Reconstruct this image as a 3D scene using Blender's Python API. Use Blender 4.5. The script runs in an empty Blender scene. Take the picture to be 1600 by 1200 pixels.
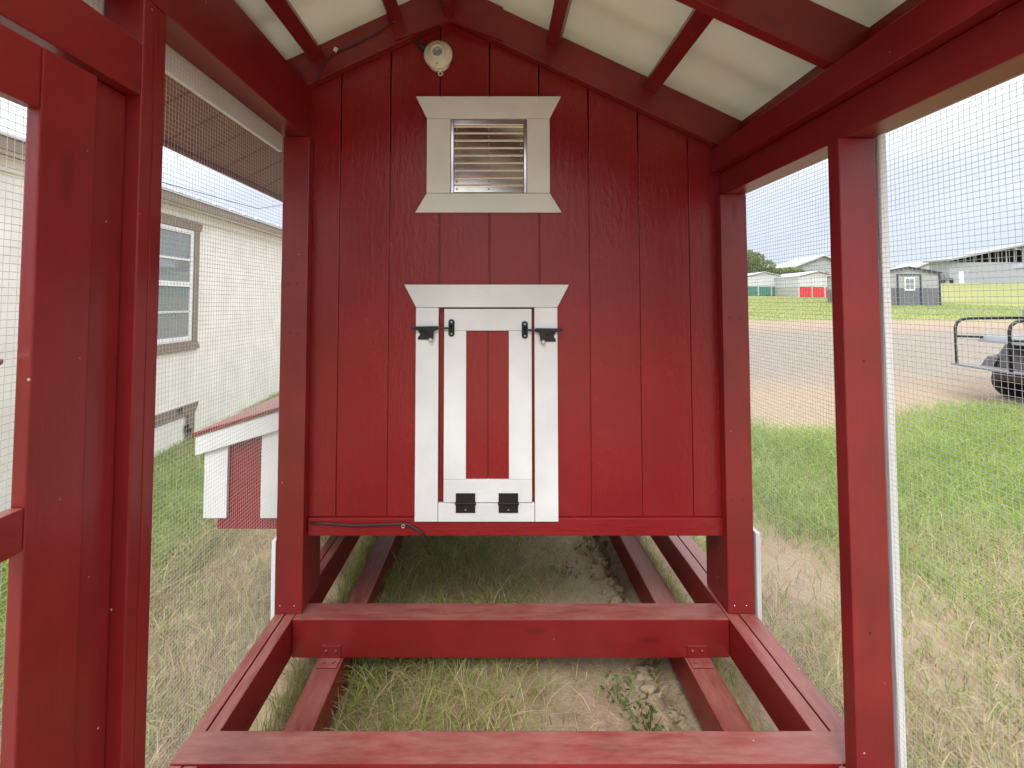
import bpy, bmesh, math, random
import numpy as np
from mathutils import Vector, Matrix
random.seed(7); rng = np.random.default_rng(7)
R = math.radians
scn = bpy.context.scene
C = scn.collection
# ------------------------------------------------------------------ camera
PH, F, CX, CY, H = R(2.4), 760.0, 774.0, 440.0, 1.48
cd = bpy.data.cameras.new('camera'); cam = bpy.data.objects.new('camera', cd); C.objects.link(cam)
cam.location = (0, 0, H); cam.rotation_euler = (R(90) + PH, 0, 0)
cd.sensor_fit = 'HORIZONTAL'; cd.sensor_width = 36; cd.lens = 36 * F / 1600
cd.shift_x = (800 - CX) / 1600; cd.shift_y = -(600 - CY) / 1600
cd.clip_start = 0.02; cd.clip_end = 3000
scn.camera = cam
# ------------------------------------------------------------------ sky and sun (bright overcast)
SUN_EL, SUN_AZ = 47, 194
w = bpy.data.worlds.new('World'); scn.world = w; w.use_nodes = True
nt = w.node_tree; N = nt.nodes; L = nt.links; N.clear()
out = N.new('ShaderNodeOutputWorld'); bg = N.new('ShaderNodeBackground'); L.new(bg.outputs[0], out.inputs[0])
sky = N.new('ShaderNodeTexSky'); sky.sky_type = 'NISHITA'; sky.sun_disc = False
sky.sun_elevation = R(SUN_EL); sky.sun_rotation = R(SUN_AZ)
tc = N.new('ShaderNodeTexCoord'); sep = N.new('ShaderNodeSeparateXYZ'); L.new(tc.outputs['Generated'], sep.inputs[0])
ramp = N.new('ShaderNodeValToRGB'); L.new(sep.outputs['Z'], ramp.inputs[0])     # overcast: zenith brighter than horizon
e = ramp.color_ramp.elements
e[0].position = 0.0; e[0].color = (0.245, 0.28, 0.345, 1); e[1].position = 0.55; e[1].color = (1.0, 1.0, 1.0, 1)
n1 = ramp.color_ramp.elements.new(0.20); n1.color = (0.385, 0.415, 0.475, 1)
mp = N.new('ShaderNodeMapping'); mp.inputs['Scale'].default_value = (1.5, 1.5, 5); L.new(tc.outputs['Generated'], mp.inputs[0])
cn = N.new('ShaderNodeTexNoise'); cn.inputs['Scale'].default_value = 1.6; cn.inputs['Detail'].default_value = 6; L.new(mp.outputs[0], cn.inputs[0])
cr = N.new('ShaderNodeMapRange'); cr.inputs[1].default_value = 0.3; cr.inputs[2].default_value = 0.7; cr.inputs[3].default_value = 0.86; cr.inputs[4].default_value = 1.12
L.new(cn.outputs[0], cr.inputs[0])
mul = N.new('ShaderNodeVectorMath'); mul.operation = 'SCALE'; L.new(ramp.outputs[0], mul.inputs[0]); L.new(cr.outputs[0], mul.inputs['Scale'])
mul2 = N.new('ShaderNodeVectorMath'); mul2.operation = 'SCALE'; mul2.inputs['Scale'].default_value = 17.5; L.new(mul.outputs[0], mul2.inputs[0])
mx = N.new('ShaderNodeMix'); mx.data_type = 'RGBA'; mx.inputs[0].default_value = 0.9
L.new(sky.outputs[0], mx.inputs[6]); L.new(mul2.outputs[0], mx.inputs[7]); L.new(mx.outputs[2], bg.inputs[0])
bg.inputs[1].default_value = 0.10
sd = bpy.data.lights.new('sun', 'SUN'); sd.energy = 1.5; sd.angle = R(22); sd.color = (1, 0.985, 0.96)
so = bpy.data.objects.new('sun', sd); C.objects.link(so); so.rotation_euler = (R(90 - SUN_EL), 0, R(180 - SUN_AZ)); so.location = (0, 0, 12)
vs = scn.view_settings; vs.view_transform = 'Standard'; vs.look = 'None'; vs.gamma = 1; vs.use_curve_mapping = False
vs.exposure = 0.65

# ------------------------------------------------------------------ pixel helpers (photo pixel -> world)
def ray(px, py):
    a = (px - CX) / F; b = (py - CY) / F
    return Vector((a, math.cos(PH) + b * math.sin(PH), math.sin(PH) - b * math.cos(PH)))
def atY(px, py, Y):
    d = ray(px, py); return Vector((0, 0, H)) + d * (Y / d.y)
def smooth(a, b, v):
    t = min(1, max(0, (v - a) / (b - a))); return t * t * (3 - 2 * t)
def terrain(x, y):
    r = max(0.0, y - 3)
    z = 0.042 * (r if r > 2 else r * r / 4 + 0.0) - (0.042 if r > 2 else 0)*0 
    if r > 2: z = 0.042 * (r - 1)
    z = min(z, 0.042 * 140)
    return z + 1.35 * smooth(66, 92, y)

# ------------------------------------------------------------------ materials
MATS = {}
def nodes_of(name):
    m = bpy.data.materials.new(name); m.use_nodes = True
    t = m.node_tree; b = t.nodes['Principled BSDF']; MATS[name] = m
    return m, t, b
def coords(t, scale, rand=True):
    tcn = t.nodes.new('ShaderNodeTexCoord'); oi = t.nodes.new('ShaderNodeObjectInfo')
    ad = t.nodes.new('ShaderNodeVectorMath'); ad.operation = 'ADD'
    cb = t.nodes.new('ShaderNodeVectorMath'); cb.operation = 'SCALE'; cb.inputs[0].default_value = (31, 17, 23)
    t.links.new(oi.outputs['Random'], cb.inputs['Scale']); t.links.new(tcn.outputs['Object'], ad.inputs[0])
    if rand: t.links.new(cb.outputs[0], ad.inputs[1])
    mpn = t.nodes.new('ShaderNodeMapping'); mpn.inputs['Scale'].default_value = scale
    t.links.new(ad.outputs[0], mpn.inputs[0]); return mpn.outputs[0]
def noise(t, vec, scale, detail=4, rough=0.55, dist=0.0):
    n = t.nodes.new('ShaderNodeTexNoise'); n.inputs['Scale'].default_value = scale; n.inputs['Detail'].default_value = detail
    n.inputs['Roughness'].default_value = rough; n.inputs['Distortion'].default_value = dist
    t.links.new(vec, n.inputs['Vector']); return n.outputs[0]
def rng_map(t, v, a, b, c, d):
    n = t.nodes.new('ShaderNodeMapRange'); t.links.new(v, n.inputs[0])
    for i, q in enumerate((a, b, c, d)): n.inputs[i + 1].default_value = q
    return n.outputs[0]
def mix(t, fac, c1, c2):
    n = t.nodes.new('ShaderNodeMix'); n.data_type = 'RGBA'
    if isinstance(fac, (int, float)): n.inputs[0].default_value = fac
    else: t.links.new(fac, n.inputs[0])
    for i, c in ((6, c1), (7, c2)):
        if isinstance(c, tuple): n.inputs[i].default_value = (*c[:3], 1)
        else: t.links.new(c, n.inputs[i])
    return n.outputs[2]
def bump(t, b, h, strength, dist=0.002):
    n = t.nodes.new('ShaderNodeBump'); n.inputs['Strength'].default_value = strength; n.inputs['Distance'].default_value = dist
    t.links.new(h, n.inputs['Height']); t.links.new(n.outputs[0], b.inputs['Normal'])
def madd(t, a, k, c):
    n = t.nodes.new('ShaderNodeMath'); n.operation = 'MULTIPLY_ADD'; t.links.new(a, n.inputs[0]); n.inputs[1].default_value = k
    if isinstance(c, (int, float)): n.inputs[2].default_value = c
    else: t.links.new(c, n.inputs[2])
    return n.outputs[0]
def wood_paint(name, col, rough, gscale=(2.2, 26, 26), bs=0.45, dust_sheen=0.0, var=0.12):
    m, t, b = nodes_of(name)
    v = coords(t, gscale); g = noise(t, v, 1.0, 5, 0.6, 0.6)
    v2 = coords(t, (5, 5, 5)); blot = noise(t, v2, 1.0, 4)
    v3 = coords(t, (160, 160, 160)); fine = noise(t, v3, 1.0, 2)
    dk = tuple(c * (1 - var * 1.6) for c in col); lt = tuple(min(1, c * (1 + var)) for c in col)
    c = mix(t, rng_map(t, blot, 0.3, 0.7, 0, 1), dk, lt)
    c = mix(t, rng_map(t, g, 0.35, 0.7, 0.0, 0.35), c, tuple(q * 0.72 for q in col))
    vo = t.nodes.new('ShaderNodeTexVoronoi'); vo.inputs['Scale'].default_value = 1.0; t.links.new(coords(t, (42, 42, 42)), vo.inputs['Vector'])
    sc_ = t.nodes.new('ShaderNodeSeparateColor'); t.links.new(vo.outputs['Color'], sc_.inputs[0])
    sp = t.nodes.new('ShaderNodeMath'); sp.operation = 'MULTIPLY'; t.links.new(rng_map(t, sc_.outputs[0], 0.95, 0.96, 0, 0.8), sp.inputs[0]); t.links.new(rng_map(t, vo.outputs['Distance'], 0.07, 0.12, 1, 0), sp.inputs[1])
    c = mix(t, sp.outputs[0], c, (0.62, 0.48, 0.40))
    vk = t.nodes.new('ShaderNodeTexVoronoi'); vk.inputs['Scale'].default_value = 1.0; t.links.new(coords(t, (2.6, 9, 9)), vk.inputs['Vector'])
    kn = rng_map(t, vk.outputs['Distance'], 0.05, 0.16, 1, 0); c = mix(t, kn, c, tuple(q * 0.6 for q in col))
    if dust_sheen:
        geo = t.nodes.new('ShaderNodeNewGeometry'); s = t.nodes.new('ShaderNodeSeparateXYZ'); t.links.new(geo.outputs['Normal'], s.inputs[0])
        up = rng_map(t, s.outputs['Z'], 0.7, 0.95, 0, 1)
        v4 = coords(t, (7, 34, 34)); dn = noise(t, v4, 1.0, 7, 0.72)
        mm = t.nodes.new('ShaderNodeMath'); mm.operation = 'MULTIPLY'; t.links.new(up, mm.inputs[0]); t.links.new(rng_map(t, dn, 0.38, 0.75, 0.2 * dust_sheen, 0.7 * dust_sheen), mm.inputs[1])
        c = mix(t, mm.outputs[0], c, (0.50, 0.30, 0.24))  # upward faces: dust plus pinkish sky sheen put into the colour
        r = t.nodes.new('ShaderNodeMath'); r.operation = 'MULTIPLY_ADD'; t.links.new(mm.outputs[0], r.inputs[0]); r.inputs[1].default_value = 0.35; r.inputs[2].default_value = rough
        t.links.new(r.outputs[0], b.inputs['Roughness'])
    else:
        t.links.new(rng_map(t, blot, 0.3, 0.7, rough * 0.8, rough * 1.25), b.inputs['Roughness'])
    t.links.new(c, b.inputs['Base Color']); b.inputs['Specular IOR Level'].default_value = 0.62
    bump(t, b, madd(t, kn, -0.35, madd(t, fine, 0.25, g)), bs)
    return m
RED = (0.228, 0.013, 0.014)
wood_paint('red_board', RED, 0.33, dust_sheen=0.75)
# embossed siding: grain runs along local X (vertical), knots of relief
def siding(name, col, rough, bs=0.55):
    m, t, b = nodes_of(name)
    v = coords(t, (7, 70, 70)); g = noise(t, v, 1.0, 6, 0.65, 0.5)
    v2 = coords(t, (26, 52, 52)); g2 = noise(t, v2, 1.0, 3, 0.5, 0.4)
    v3 = coords(t, (4, 4, 4)); blot = noise(t, v3, 1.0, 3)
    c = mix(t, rng_map(t, blot, 0.3, 0.7, 0, 1), tuple(q * 0.9 for q in col), tuple(min(1, q * 1.06) for q in col))
    t.links.new(c, b.inputs['Base Color'])
    t.links.new(rng_map(t, blot, 0.3, 0.7, rough * 0.85, rough * 1.2), b.inputs['Roughness'])
    bump(t, b, madd(t, rng_map(t, g2, 0.50, 0.66, 0, 1), 0.35, g), bs, 0.0022)
    return m
siding('red_siding', (0.245, 0.011, 0.013), 0.24)
siding('white_trim', (0.76, 0.785, 0.785), 0.45, 0.30)
siding('soffit_brown', (0.30, 0.155, 0.125), 0.6, 0.4)
siding('cream_siding', (0.86, 0.84, 0.79), 0.6, 0.03)
siding('taupe_trim', (0.24, 0.185, 0.14), 0.55, 0.25)
def sheet_mat():
    m, t, b = nodes_of('roof_sheet')
    v = coords(t, (3, 3, 3)); n = noise(t, v, 1.0, 3)
    c = mix(t, rng_map(t, n, 0.3, 0.7, 0, 1), (0.78, 0.79, 0.70), (0.84, 0.85, 0.76)); t.links.new(c, b.inputs['Base Color']); b.inputs['Roughness'].default_value = 0.5
    v2 = coords(t, (60, 8, 60)); bump(t, b, noise(t, v2, 1.0, 3), 0.2)
    tr = t.nodes.new('ShaderNodeBsdfTranslucent'); t.links.new(c, tr.inputs[0]); ms = t.nodes.new('ShaderNodeMixShader'); ms.inputs[0].default_value = 0.22
    o = t.nodes['Material Output']; t.links.new(b.outputs[0], ms.inputs[1]); t.links.new(tr.outputs[0], ms.inputs[2]); t.links.new(ms.outputs[0], o.inputs[0])
sheet_mat()
def plain(name, col, rough=0.5, metal=0.0, bscale=None, bs=0.2, var=0.08, vscale=6):
    m, t, b = nodes_of(name)
    v = coords(t, (vscale,) * 3); n = noise(t, v, 1.0, 4)
    c = mix(t, rng_map(t, n, 0.3, 0.7, 0, 1), tuple(q * (1 - var) for q in col), tuple(min(1, q * (1 + var)) for q in col))
    t.links.new(c, b.inputs['Base Color']); b.inputs['Roughness'].default_value = rough; b.inputs['Metallic'].default_value = metal
    if bscale:
        v2 = coords(t, (bscale,) * 3); bump(t, b, noise(t, v2, 1.0, 3), bs)
    return m
plain('liner_cream', (0.83, 0.81, 0.71), 0.6, 0, 90, 0.25, 0.03)
plain('galvanised', (0.58, 0.60, 0.63), 0.45, 0.35)
plain('roof_metal', (0.62, 0.62, 0.60), 0.35, 0.5)
plain('black_metal', (0.018, 0.018, 0.020), 0.35, 0.3, 200, 0.15)
plain('steel', (0.6, 0.6, 0.6), 0.3, 1.0)
plain('louvre_metal', (0.78, 0.75, 0.70), 0.16, 1.0, 7, 0.12, 0.04)
plain('lamp_white', (0.80, 0.79, 0.70), 0.3)
plain('cable_black', (0.03, 0.028, 0.028), 0.5)
plain('dark_gap', (0.02, 0.012, 0.011), 0.8)  # nail dots, and the sheet that paints the barn's inner shade
plain('plastic_clear', (0.7, 0.7, 0.68), 0.25)
plain('vinyl_white', (0.80, 0.81, 0.82), 0.4)
plain('tan_metal', (0.46, 0.45, 0.42), 0.5, 0, None, 0, 0.05)
plain('grey_metal', (0.13, 0.135, 0.15), 0.5)
plain('navy_trim', (0.035, 0.04, 0.075), 0.45)
plain('green_metal', (0.045, 0.20, 0.15), 0.5)
plain('red_metal', (0.62, 0.03, 0.04), 0.5)
plain('shed_white', (0.55, 0.56, 0.58), 0.45)
plain('barn_wall', (0.33, 0.35, 0.38), 0.55)
plain('barn_roof', (0.29, 0.305, 0.325), 0.5)
plain('shed_grey', (0.34, 0.355, 0.36), 0.5)
plain('rubber', (0.02, 0.02, 0.02), 0.8, 0, 60, 0.5)
plain('cart_body', (0.05, 0.05, 0.053), 0.45)
plain('cart_seat', (0.25, 0.27, 0.29), 0.5)
plain('cart_deck', (0.22, 0.23, 0.24), 0.5, 0.3)
plain('bark', (0.12, 0.085, 0.06), 0.9, 0, 20, 0.6)
plain('pole_wood', (0.20, 0.16, 0.12), 0.9)
m, t, b = nodes_of('glass'); b.inputs['Base Color'].default_value = (0.22, 0.25, 0.26, 1); b.inputs['Roughness'].default_value = 0.04; b.inputs['Specular IOR Level'].default_value = 0.8
def leafmat(name, attr=True, col=(0.08, 0.12, 0.03)):
    m, t, b = nodes_of(name)
    if attr:
        a = t.nodes.new('ShaderNodeAttribute'); a.attribute_name = 'Col'; cs = a.outputs['Color']
    else:
        v = coords(t, (3, 3, 3)); cs = mix(t, rng_map(t, noise(t, v, 1.0), 0.3, 0.7, 0, 1), tuple(q * .6 for q in col), tuple(q * 1.5 for q in col))
    t.links.new(cs, b.inputs['Base Color']); b.inputs['Roughness'].default_value = 0.55
    tr = t.nodes.new('ShaderNodeBsdfTranslucent'); t.links.new(cs, tr.inputs[0])
    ms = t.nodes.new('ShaderNodeMixShader'); ms.inputs[0].default_value = 0.4
    o = t.nodes['Material Output']; t.links.new(b.outputs[0], ms.inputs[1]); t.links.new(tr.outputs[0], ms.inputs[2]); t.links.new(ms.outputs[0], o.inputs[0])
leafmat('blade'); leafmat('tree_leaf', False, (0.17, 0.235, 0.07)); leafmat('weed_leaf', False, (0.14, 0.20, 0.05))

# ground: zones by world position
def ground_mat():
    m, t, b = nodes_of('ground_soil')
    g = t.nodes.new('ShaderNodeNewGeometry'); s = t.nodes.new('ShaderNodeSeparateXYZ'); t.links.new(g.outputs['Position'], s.inputs[0])
    P = g.outputs['Position']
    def nz(scale, detail=5, rough=0.6, dist=0):
        mpn = t.nodes.new('ShaderNodeMapping'); mpn.inputs['Scale'].default_value = (scale, scale, scale) if not isinstance(scale, tuple) else scale
        t.links.new(P, mpn.inputs[0]); return noise(t, mpn.outputs[0], 1.0, detail, rough, dist)
    big = nz(0.35); mid = nz(2.2); fine = nz(22, 6, 0.7); vf = nz(90, 4, 0.7); far = nz((0.05, 0.25, 0.1), 4)
    dirt = mix(t, rng_map(t, fine, 0.3, 0.7, 0, 1), (0.30, 0.205, 0.13), (0.52, 0.385, 0.27))
    straw = mix(t, rng_map(t, vf, 0.3, 0.7, 0, 1), (0.32, 0.245, 0.145), (0.56, 0.47, 0.31))
    lawn = mix(t, rng_map(t, nz((0.5, 4, 1), 5), 0.3, 0.7, 0, 1), (0.14, 0.18, 0.04), (0.25, 0.28, 0.08))
    lawn = mix(t, rng_map(t, far, 0.35, 0.7, 0, 0.6), lawn, (0.36, 0.34, 0.14))
    gravel = mix(t, rng_map(t, nz((8, 14, 8), 6, 0.75), 0.3, 0.7, 0, 1), (0.17, 0.142, 0.115), (0.32, 0.28, 0.235))
    tan = mix(t, rng_map(t, fine, 0.3, 0.7, 0, 1), (0.26, 0.185, 0.12), (0.40, 0.31, 0.22))
    near = mix(t, rng_map(t, mid, 0.40, 0.62, 0, 1), dirt, straw)
    # wobbling distance
    yy = madd(t, big, 2.6, madd(t, mid, 0.9, s.outputs['Y']))     # ~ Y + 1.75
    off = 1.75
    def step(a, bb): return rng_map(t, yy, a + off, bb + off, 0, 1)
    c = mix(t, step(4.9, 6.0), near, tan)
    c = mix(t, step(7.2, 9.2), c, gravel)
    c = mix(t, step(15.5, 18.5), c, tan)
    c = mix(t, step(19.5, 22.0), c, lawn)
    # second gravel lane far right
    st2 = t.nodes.new('ShaderNodeMath'); st2.operation = 'MULTIPLY'; t.links.new(step(26.5, 27.3), st2.inputs[0]); t.links.new(rng_map(t, yy, 28.6 + off, 29.6 + off, 1, 0), st2.inputs[1])
    st3 = t.nodes.new('ShaderNodeMath'); st3.operation = 'MULTIPLY'; t.links.new(st2.outputs[0], st3.inputs[0]); t.links.new(rng_map(t, s.outputs['X'], 22, 26, 0, 0.85), st3.inputs[1])
    c = mix(t, st3.outputs[0], c, gravel)
    # left of the coop it is all grass and straw
    lf = rng_map(t, s.outputs['X'], -4.5, -2.5, 1, 0)
    c = mix(t, lf, c, mix(t, rng_map(t, mid, 0.35, 0.65, 0, 1), (0.13, 0.16, 0.05), (0.28, 0.25, 0.12)))
    t.links.new(c, b.inputs['Base Color']); b.inputs['Roughness'].default_value = 0.95
    bump(t, b, madd(t, vf, 0.4, fine), 0.8, 0.02)
ground_mat()

# ------------------------------------------------------------------ object helpers
WM = {}
def link(o, parent=None, mw=None):
    C.objects.link(o); mw = mw or Matrix.Identity(4)
    if parent is not None:
        o.parent = parent; o.matrix_basis = WM[parent.name].inverted() @ mw
    else: o.matrix_basis = mw
    WM[o.name] = mw; return o
def thing(name, label, cat, loc=(0, 0, 0), rz=0, group=None):
    o = bpy.data.objects.new(name, None); o.empty_display_size = 0.1
    link(o, None, Matrix.Translation(loc) @ Matrix.Rotation(rz, 4, 'Z')); return tag(o, label, cat, group)
def tag(o, label, cat, group=None):
    o['label'] = label; o['category'] = cat
    if group: o['group'] = group
    return o
def mesh_obj(name, bm, mat, parent=None, mw=None, smoothf=False):
    me = bpy.data.meshes.new(name); bm.normal_update(); bm.to_mesh(me); bm.free()
    if mat: me.materials.append(MATS[mat])
    if smoothf: me.polygons.foreach_set('use_smooth', [True] * len(me.polygons))
    return link(bpy.data.objects.new(name, me), parent, mw)
def box_bm(sx, sy, sz, bev=0.003):
    bm = bmesh.new(); bmesh.ops.create_cube(bm, size=1); bmesh.ops.scale(bm, vec=(sx, sy, sz), verts=bm.verts)
    if bev: bmesh.ops.bevel(bm, geom=bm.edges[:], offset=min(bev, 0.3 * min(sx, sy, sz)), segments=2, profile=0.6, affect='EDGES')
    return bm
AX = {'x': Matrix.Identity(4), 'y': Matrix.Rotation(R(90), 4, 'Z'), 'z': Matrix.Rotation(R(-90), 4, 'Y')}
def board(name, x0, x1, y0, y1, z0, z1, axis, mat, parent, bev=0.003):
    d = {'x': (x1 - x0, y1 - y0, z1 - z0), 'y': (y1 - y0, x1 - x0, z1 - z0), 'z': (z1 - z0, y1 - y0, x1 - x0)}[axis]
    mw = Matrix.Translation(((x0 + x1) / 2, (y0 + y1) / 2, (z0 + z1) / 2)) @ AX[axis]
    return mesh_obj(name, box_bm(*d, bev), mat, parent, mw)
def beam(name, p0, p1, wid, hei, mat, parent, up=(0, 0, 1), bev=0.003):
    """board whose TOP centre line runs p0 -> p1; width across, height downwards"""
    p0 = Vector(p0); p1 = Vector(p1); x = (p1 - p0).normalized(); y = Vector(up).cross(x).normalized(); z = x.cross(y)
    mw = Matrix((x, y, z)).transposed().to_4x4(); mw.translation = (p0 + p1) / 2 - z * hei / 2
    return mesh_obj(name, box_bm((p1 - p0).length, wid, hei, bev), mat, parent, mw)
def prism(name, pts, y0, y1, mat, parent, plane='xz', bev=0.0, mw=None):
    """polygon in a plane, extruded between y0 and y1 along the third axis"""
    bm = bmesh.new()
    f = {'xz': lambda a, b, c: (a, c, b), 'yz': lambda a, b, c: (c, a, b), 'xy': lambda a, b, c: (a, b, c)}[plane]
    A = [bm.verts.new(f(a, b, y0)) for a, b in pts]; B = [bm.verts.new(f(a, b, y1)) for a, b in pts]
    n = len(pts); bm.faces.new(A); bm.faces.new(B[::-1])
    for i in range(n): bm.faces.new((A[i], B[i], B[(i + 1) % n], A[(i + 1) % n]))
    bmesh.ops.recalc_face_normals(bm, faces=bm.faces[:])
    if bev: bmesh.ops.bevel(bm, geom=bm.edges[:], offset=bev, segments=2, profile=0.6, affect='EDGES')
    return mesh_obj(name, bm, mat, parent, mw)
def tube_bm(pts, r, seg=8, bm=None, cap=True):
    bm = bm or bmesh.new(); pts = [Vector(p) for p in pts]; rings = []
    for i, p in enumerate(pts):
        d = (pts[min(i + 1, len(pts) - 1)] - pts[max(i - 1, 0)]).normalized()
        u = d.cross(Vector((0, 0, 1))); u = u.normalized() if u.length > 1e-3 else Vector((1, 0, 0)); v = d.cross(u)
        rr = r[i] if isinstance(r, (list, tuple)) else r
        rings.append([bm.verts.new(p + (u * math.cos(2 * math.pi * k / seg) + v * math.sin(2 * math.pi * k / seg)) * rr) for k in range(seg)])
    for a, b2 in zip(rings, rings[1:]):
        for k in range(seg): bm.faces.new((a[k], a[(k + 1) % seg], b2[(k + 1) % seg], b2[k]))
    if cap: bm.faces.new(rings[0][::-1]); bm.faces.new(rings[-1])
    return bm
def lathe_bm(prof, seg=32):
    """profile of (radius, height) about local Z"""
    bm = bmesh.new(); rings = []
    for r, z in prof: rings.append([bm.verts.new((r * math.cos(2 * math.pi * k / seg), r * math.sin(2 * math.pi * k / seg), z)) for k in range(seg)])
    for a, b2 in zip(rings, rings[1:]):
        for k in range(seg): bm.faces.new((a[k], a[(k + 1) % seg], b2[(k + 1) % seg], b2[k]))
    bm.faces.new(rings[0][::-1]); bm.faces.new(rings[-1]); return bm
def np_mesh(name, V, Fq, mat, parent=None, col=None, nper=4):
    me = bpy.data.meshes.new(name); V = np.asarray(V, np.float32); Fq = np.asarray(Fq, np.int32)
    me.vertices.add(len(V)); me.vertices.foreach_set('co', V.ravel()); me.loops.add(Fq.size); me.loops.foreach_set('vertex_index', Fq.ravel())
    me.polygons.add(len(Fq)); me.polygons.foreach_set('loop_start', np.arange(0, Fq.size, nper, dtype=np.int32))
    me.update(calc_edges=True)
    if col is not None:
        a = me.color_attributes.new('Col', 'FLOAT_COLOR', 'POINT'); a.data.foreach_set('color', np.asarray(col, np.float32).ravel())
    me.materials.append(MATS[mat]); o = bpy.data.objects.new(name, me); link(o, parent, Matrix.Identity(4)); return o

# ================================================================== GROUND
def gaxis(lo, hi, near0, near1, step):
    a = list(np.arange(near0, near1 + 1e-6, step)); s = step
    v = near0
    while v > lo: s *= 1.25; v -= s; a.insert(0, v)
    s = step; v = near1
    while v < hi: s *= 1.12; v += s; a.append(v)
    return np.array(a)
def bumpz(x, y):
    inrun = (x > -0.56) & (x < 0.70) & (y < 4)
    z = 0.010 * np.sin(5 * x + 1.3 * y) + 0.008 * np.sin(9 * y - 4 * x + 1) + 0.005 * np.sin(23 * x + 17 * y)
    mound = 0.06 * np.exp(-((x - 0.1) / 0.42) ** 4) * (y < 4) * (y > 0.3)
    trench = -0.05 * np.exp(-((x - 0.66) / 0.05) ** 2) - 0.05 * np.exp(-((x - 0.84) / 0.04) ** 2) - 0.03 * np.exp(-((x + 0.70) / 0.04) ** 2)
    clod = 0.04 * np.exp(-((x - 0.60) / 0.045) ** 2) * (0.6 + 0.4 * np.sin(31 * y) * np.sin(13 * y + 1))
    return z + np.where((y > 0.3) & (y < 4), mound + trench + clod, 0)
gx = gaxis(-900, 900, -1.4, 1.8, 0.03); gy = gaxis(-300, 1500, 0.9, 4.2, 0.03)
X, Y = np.meshgrid(gx, gy); rr = np.maximum(0, Y - 3)
Z = np.where(rr > 2, 0.042 * (rr - 1), 0.042 * rr * rr / 4); Z = np.minimum(Z, 0.042 * 140)
tt = np.clip((Y - 66) / 26, 0, 1); Z = Z + 1.35 * tt * tt * (3 - 2 * tt)
near = np.exp(-np.maximum(0, np.hypot(X, Y - 2) - 5) / 3); Z = Z + bumpz(X, Y) * near
V = np.stack([X, Y, Z], -1).reshape(-1, 3); nx = len(gx); ny = len(gy)
I = np.arange(nx * ny).reshape(ny, nx); Fq = np.stack([I[:-1, :-1], I[:-1, 1:], I[1:, 1:], I[1:, :-1]], -1).reshape(-1, 4)
g = np_mesh('ground', V, Fq, 'ground_soil'); g['kind'] = 'structure'
g.data.polygons.foreach_set('use_smooth', [True] * len(g.data.polygons))
def gz(x, y): return float(terrain(x, y) + bumpz(np.array(x), np.array(y)) * math.exp(-max(0, math.hypot(x, y - 2) - 5) / 3))

# ================================================================== THE COOP WITH ITS RUN
XL, XR, ZB = -0.838, 0.990, 0.294
coop = thing('chicken_coop', 'dark red wooden chicken coop with wire mesh run and white trimmed hatch', 'chicken coop', (0.078, 1.9, 0.0))
YB, YE, YR = -.32, 3.75, .80      # YR: roof cut short out of view to let light in; open framing beyond;     # run end behind the viewer, coop back
RB = 'red_board'
# --- base frame
board('base_beam', XL + .078, XR - .116, 1.87, 1.97, .154, ZB, 'x', RB, coop, .004)
board('base_beam', XL + .002, XR - .002, 1.298, 1.395, .156, ZB + .003, 'x', RB, coop, .004)
board('base_beam', XL + .078, XR - .116, YB + .02, YB + .12, .154, ZB, 'x', RB, coop, .004)
board('base_beam', XL + .078, XR - .116, YE - .1, YE, .154, ZB, 'x', RB, coop, .004)
for nm, a, b_, dz in (('outer_rail', XL, XL + .036, 0), ('inner_rail', XL + .040, XL + .076, -.001), ('inner_rail', .876, .924, -.001), ('outer_rail', .928, XR, 0)):
    board(nm, a, b_, YB, 1.297, .156, ZB + dz, 'y', RB, coop); board(nm, a, b_, 1.396, YE, .156, ZB + dz, 'y', RB, coop)
for a, b_ in ((-.66, -.566), (.706, .802)):
    board('runner', a, b_, YB + .05, YE, .02, .153, 'y', RB, coop, .005)
# angle brackets where the runners meet the rear base beam
for xc in (-.612, .752):
    br = mesh_obj('bracket', box_bm(.074, .004, .045, .001), RB, coop, Matrix.Translation((xc, 1.867, .178)))
    mesh_obj('bracket_leaf', box_bm(.074, .05, .004, .001), RB, br, Matrix.Translation((xc, 1.842, .1555)))
    for dx in (-.018, .018):
        mesh_obj('bolt', lathe_bm([(.006, 0), (.006, .003), (.003, .005)], 8), RB, br, Matrix.Translation((xc + dx, 1.842, .1573)))
        mesh_obj('bolt', lathe_bm([(.006, 0), (.006, .003), (.003, .005)], 8), RB, br, Matrix.Translation((xc + dx, 1.865, .182)) @ Matrix.Rotation(R(90), 4, 'X'))
# --- posts
def roofz(x): return 2.763 - .48 * abs(x + .184)
board('post', XL, -.735, 1.9, 1.942, ZB + .001, 2.135, 'z', RB, coop)
board('post', .886, .988, 1.9, 1.942, ZB + .001, 1.905, 'z', RB, coop)
board('post', .887, .982, 1.242, 1.284, ZB + .001, 1.905, 'z', RB, coop)
board('post', XL, -.750, 1.015, 1.050, ZB + .001, 2.135, 'z', RB, coop)
board('post', XL + .003, -.752, 1.0525, 1.088, ZB + .001, 2.135, 'z', RB, coop)
for yy in (YB,):
    board('post', XL, -.75, yy, yy + .04, ZB + .001, 2.135, 'z', RB, coop)
    board('post', .887, .982, yy, yy + .04, ZB + .001, 1.905, 'z', RB, coop)
# legs under the coop house: board with a chamfered knee brace
for xa, xb in ((XL + .004, -.737), (.888, .985)):
    prism('leg', [(1.943, ZB + .002), (2.095, ZB + .002), (2.095, .495), (2.19, .569), (1.943, .569)], xa, xb, RB, coop, 'yz', .003)
    prism('leg', [(YE - .004, ZB + .002), (YE - .15, ZB + .002), (YE - .15, .495), (YE - .25, .569), (YE - .004, .569)], xa, xb, RB, coop, 'yz', .003)
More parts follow.
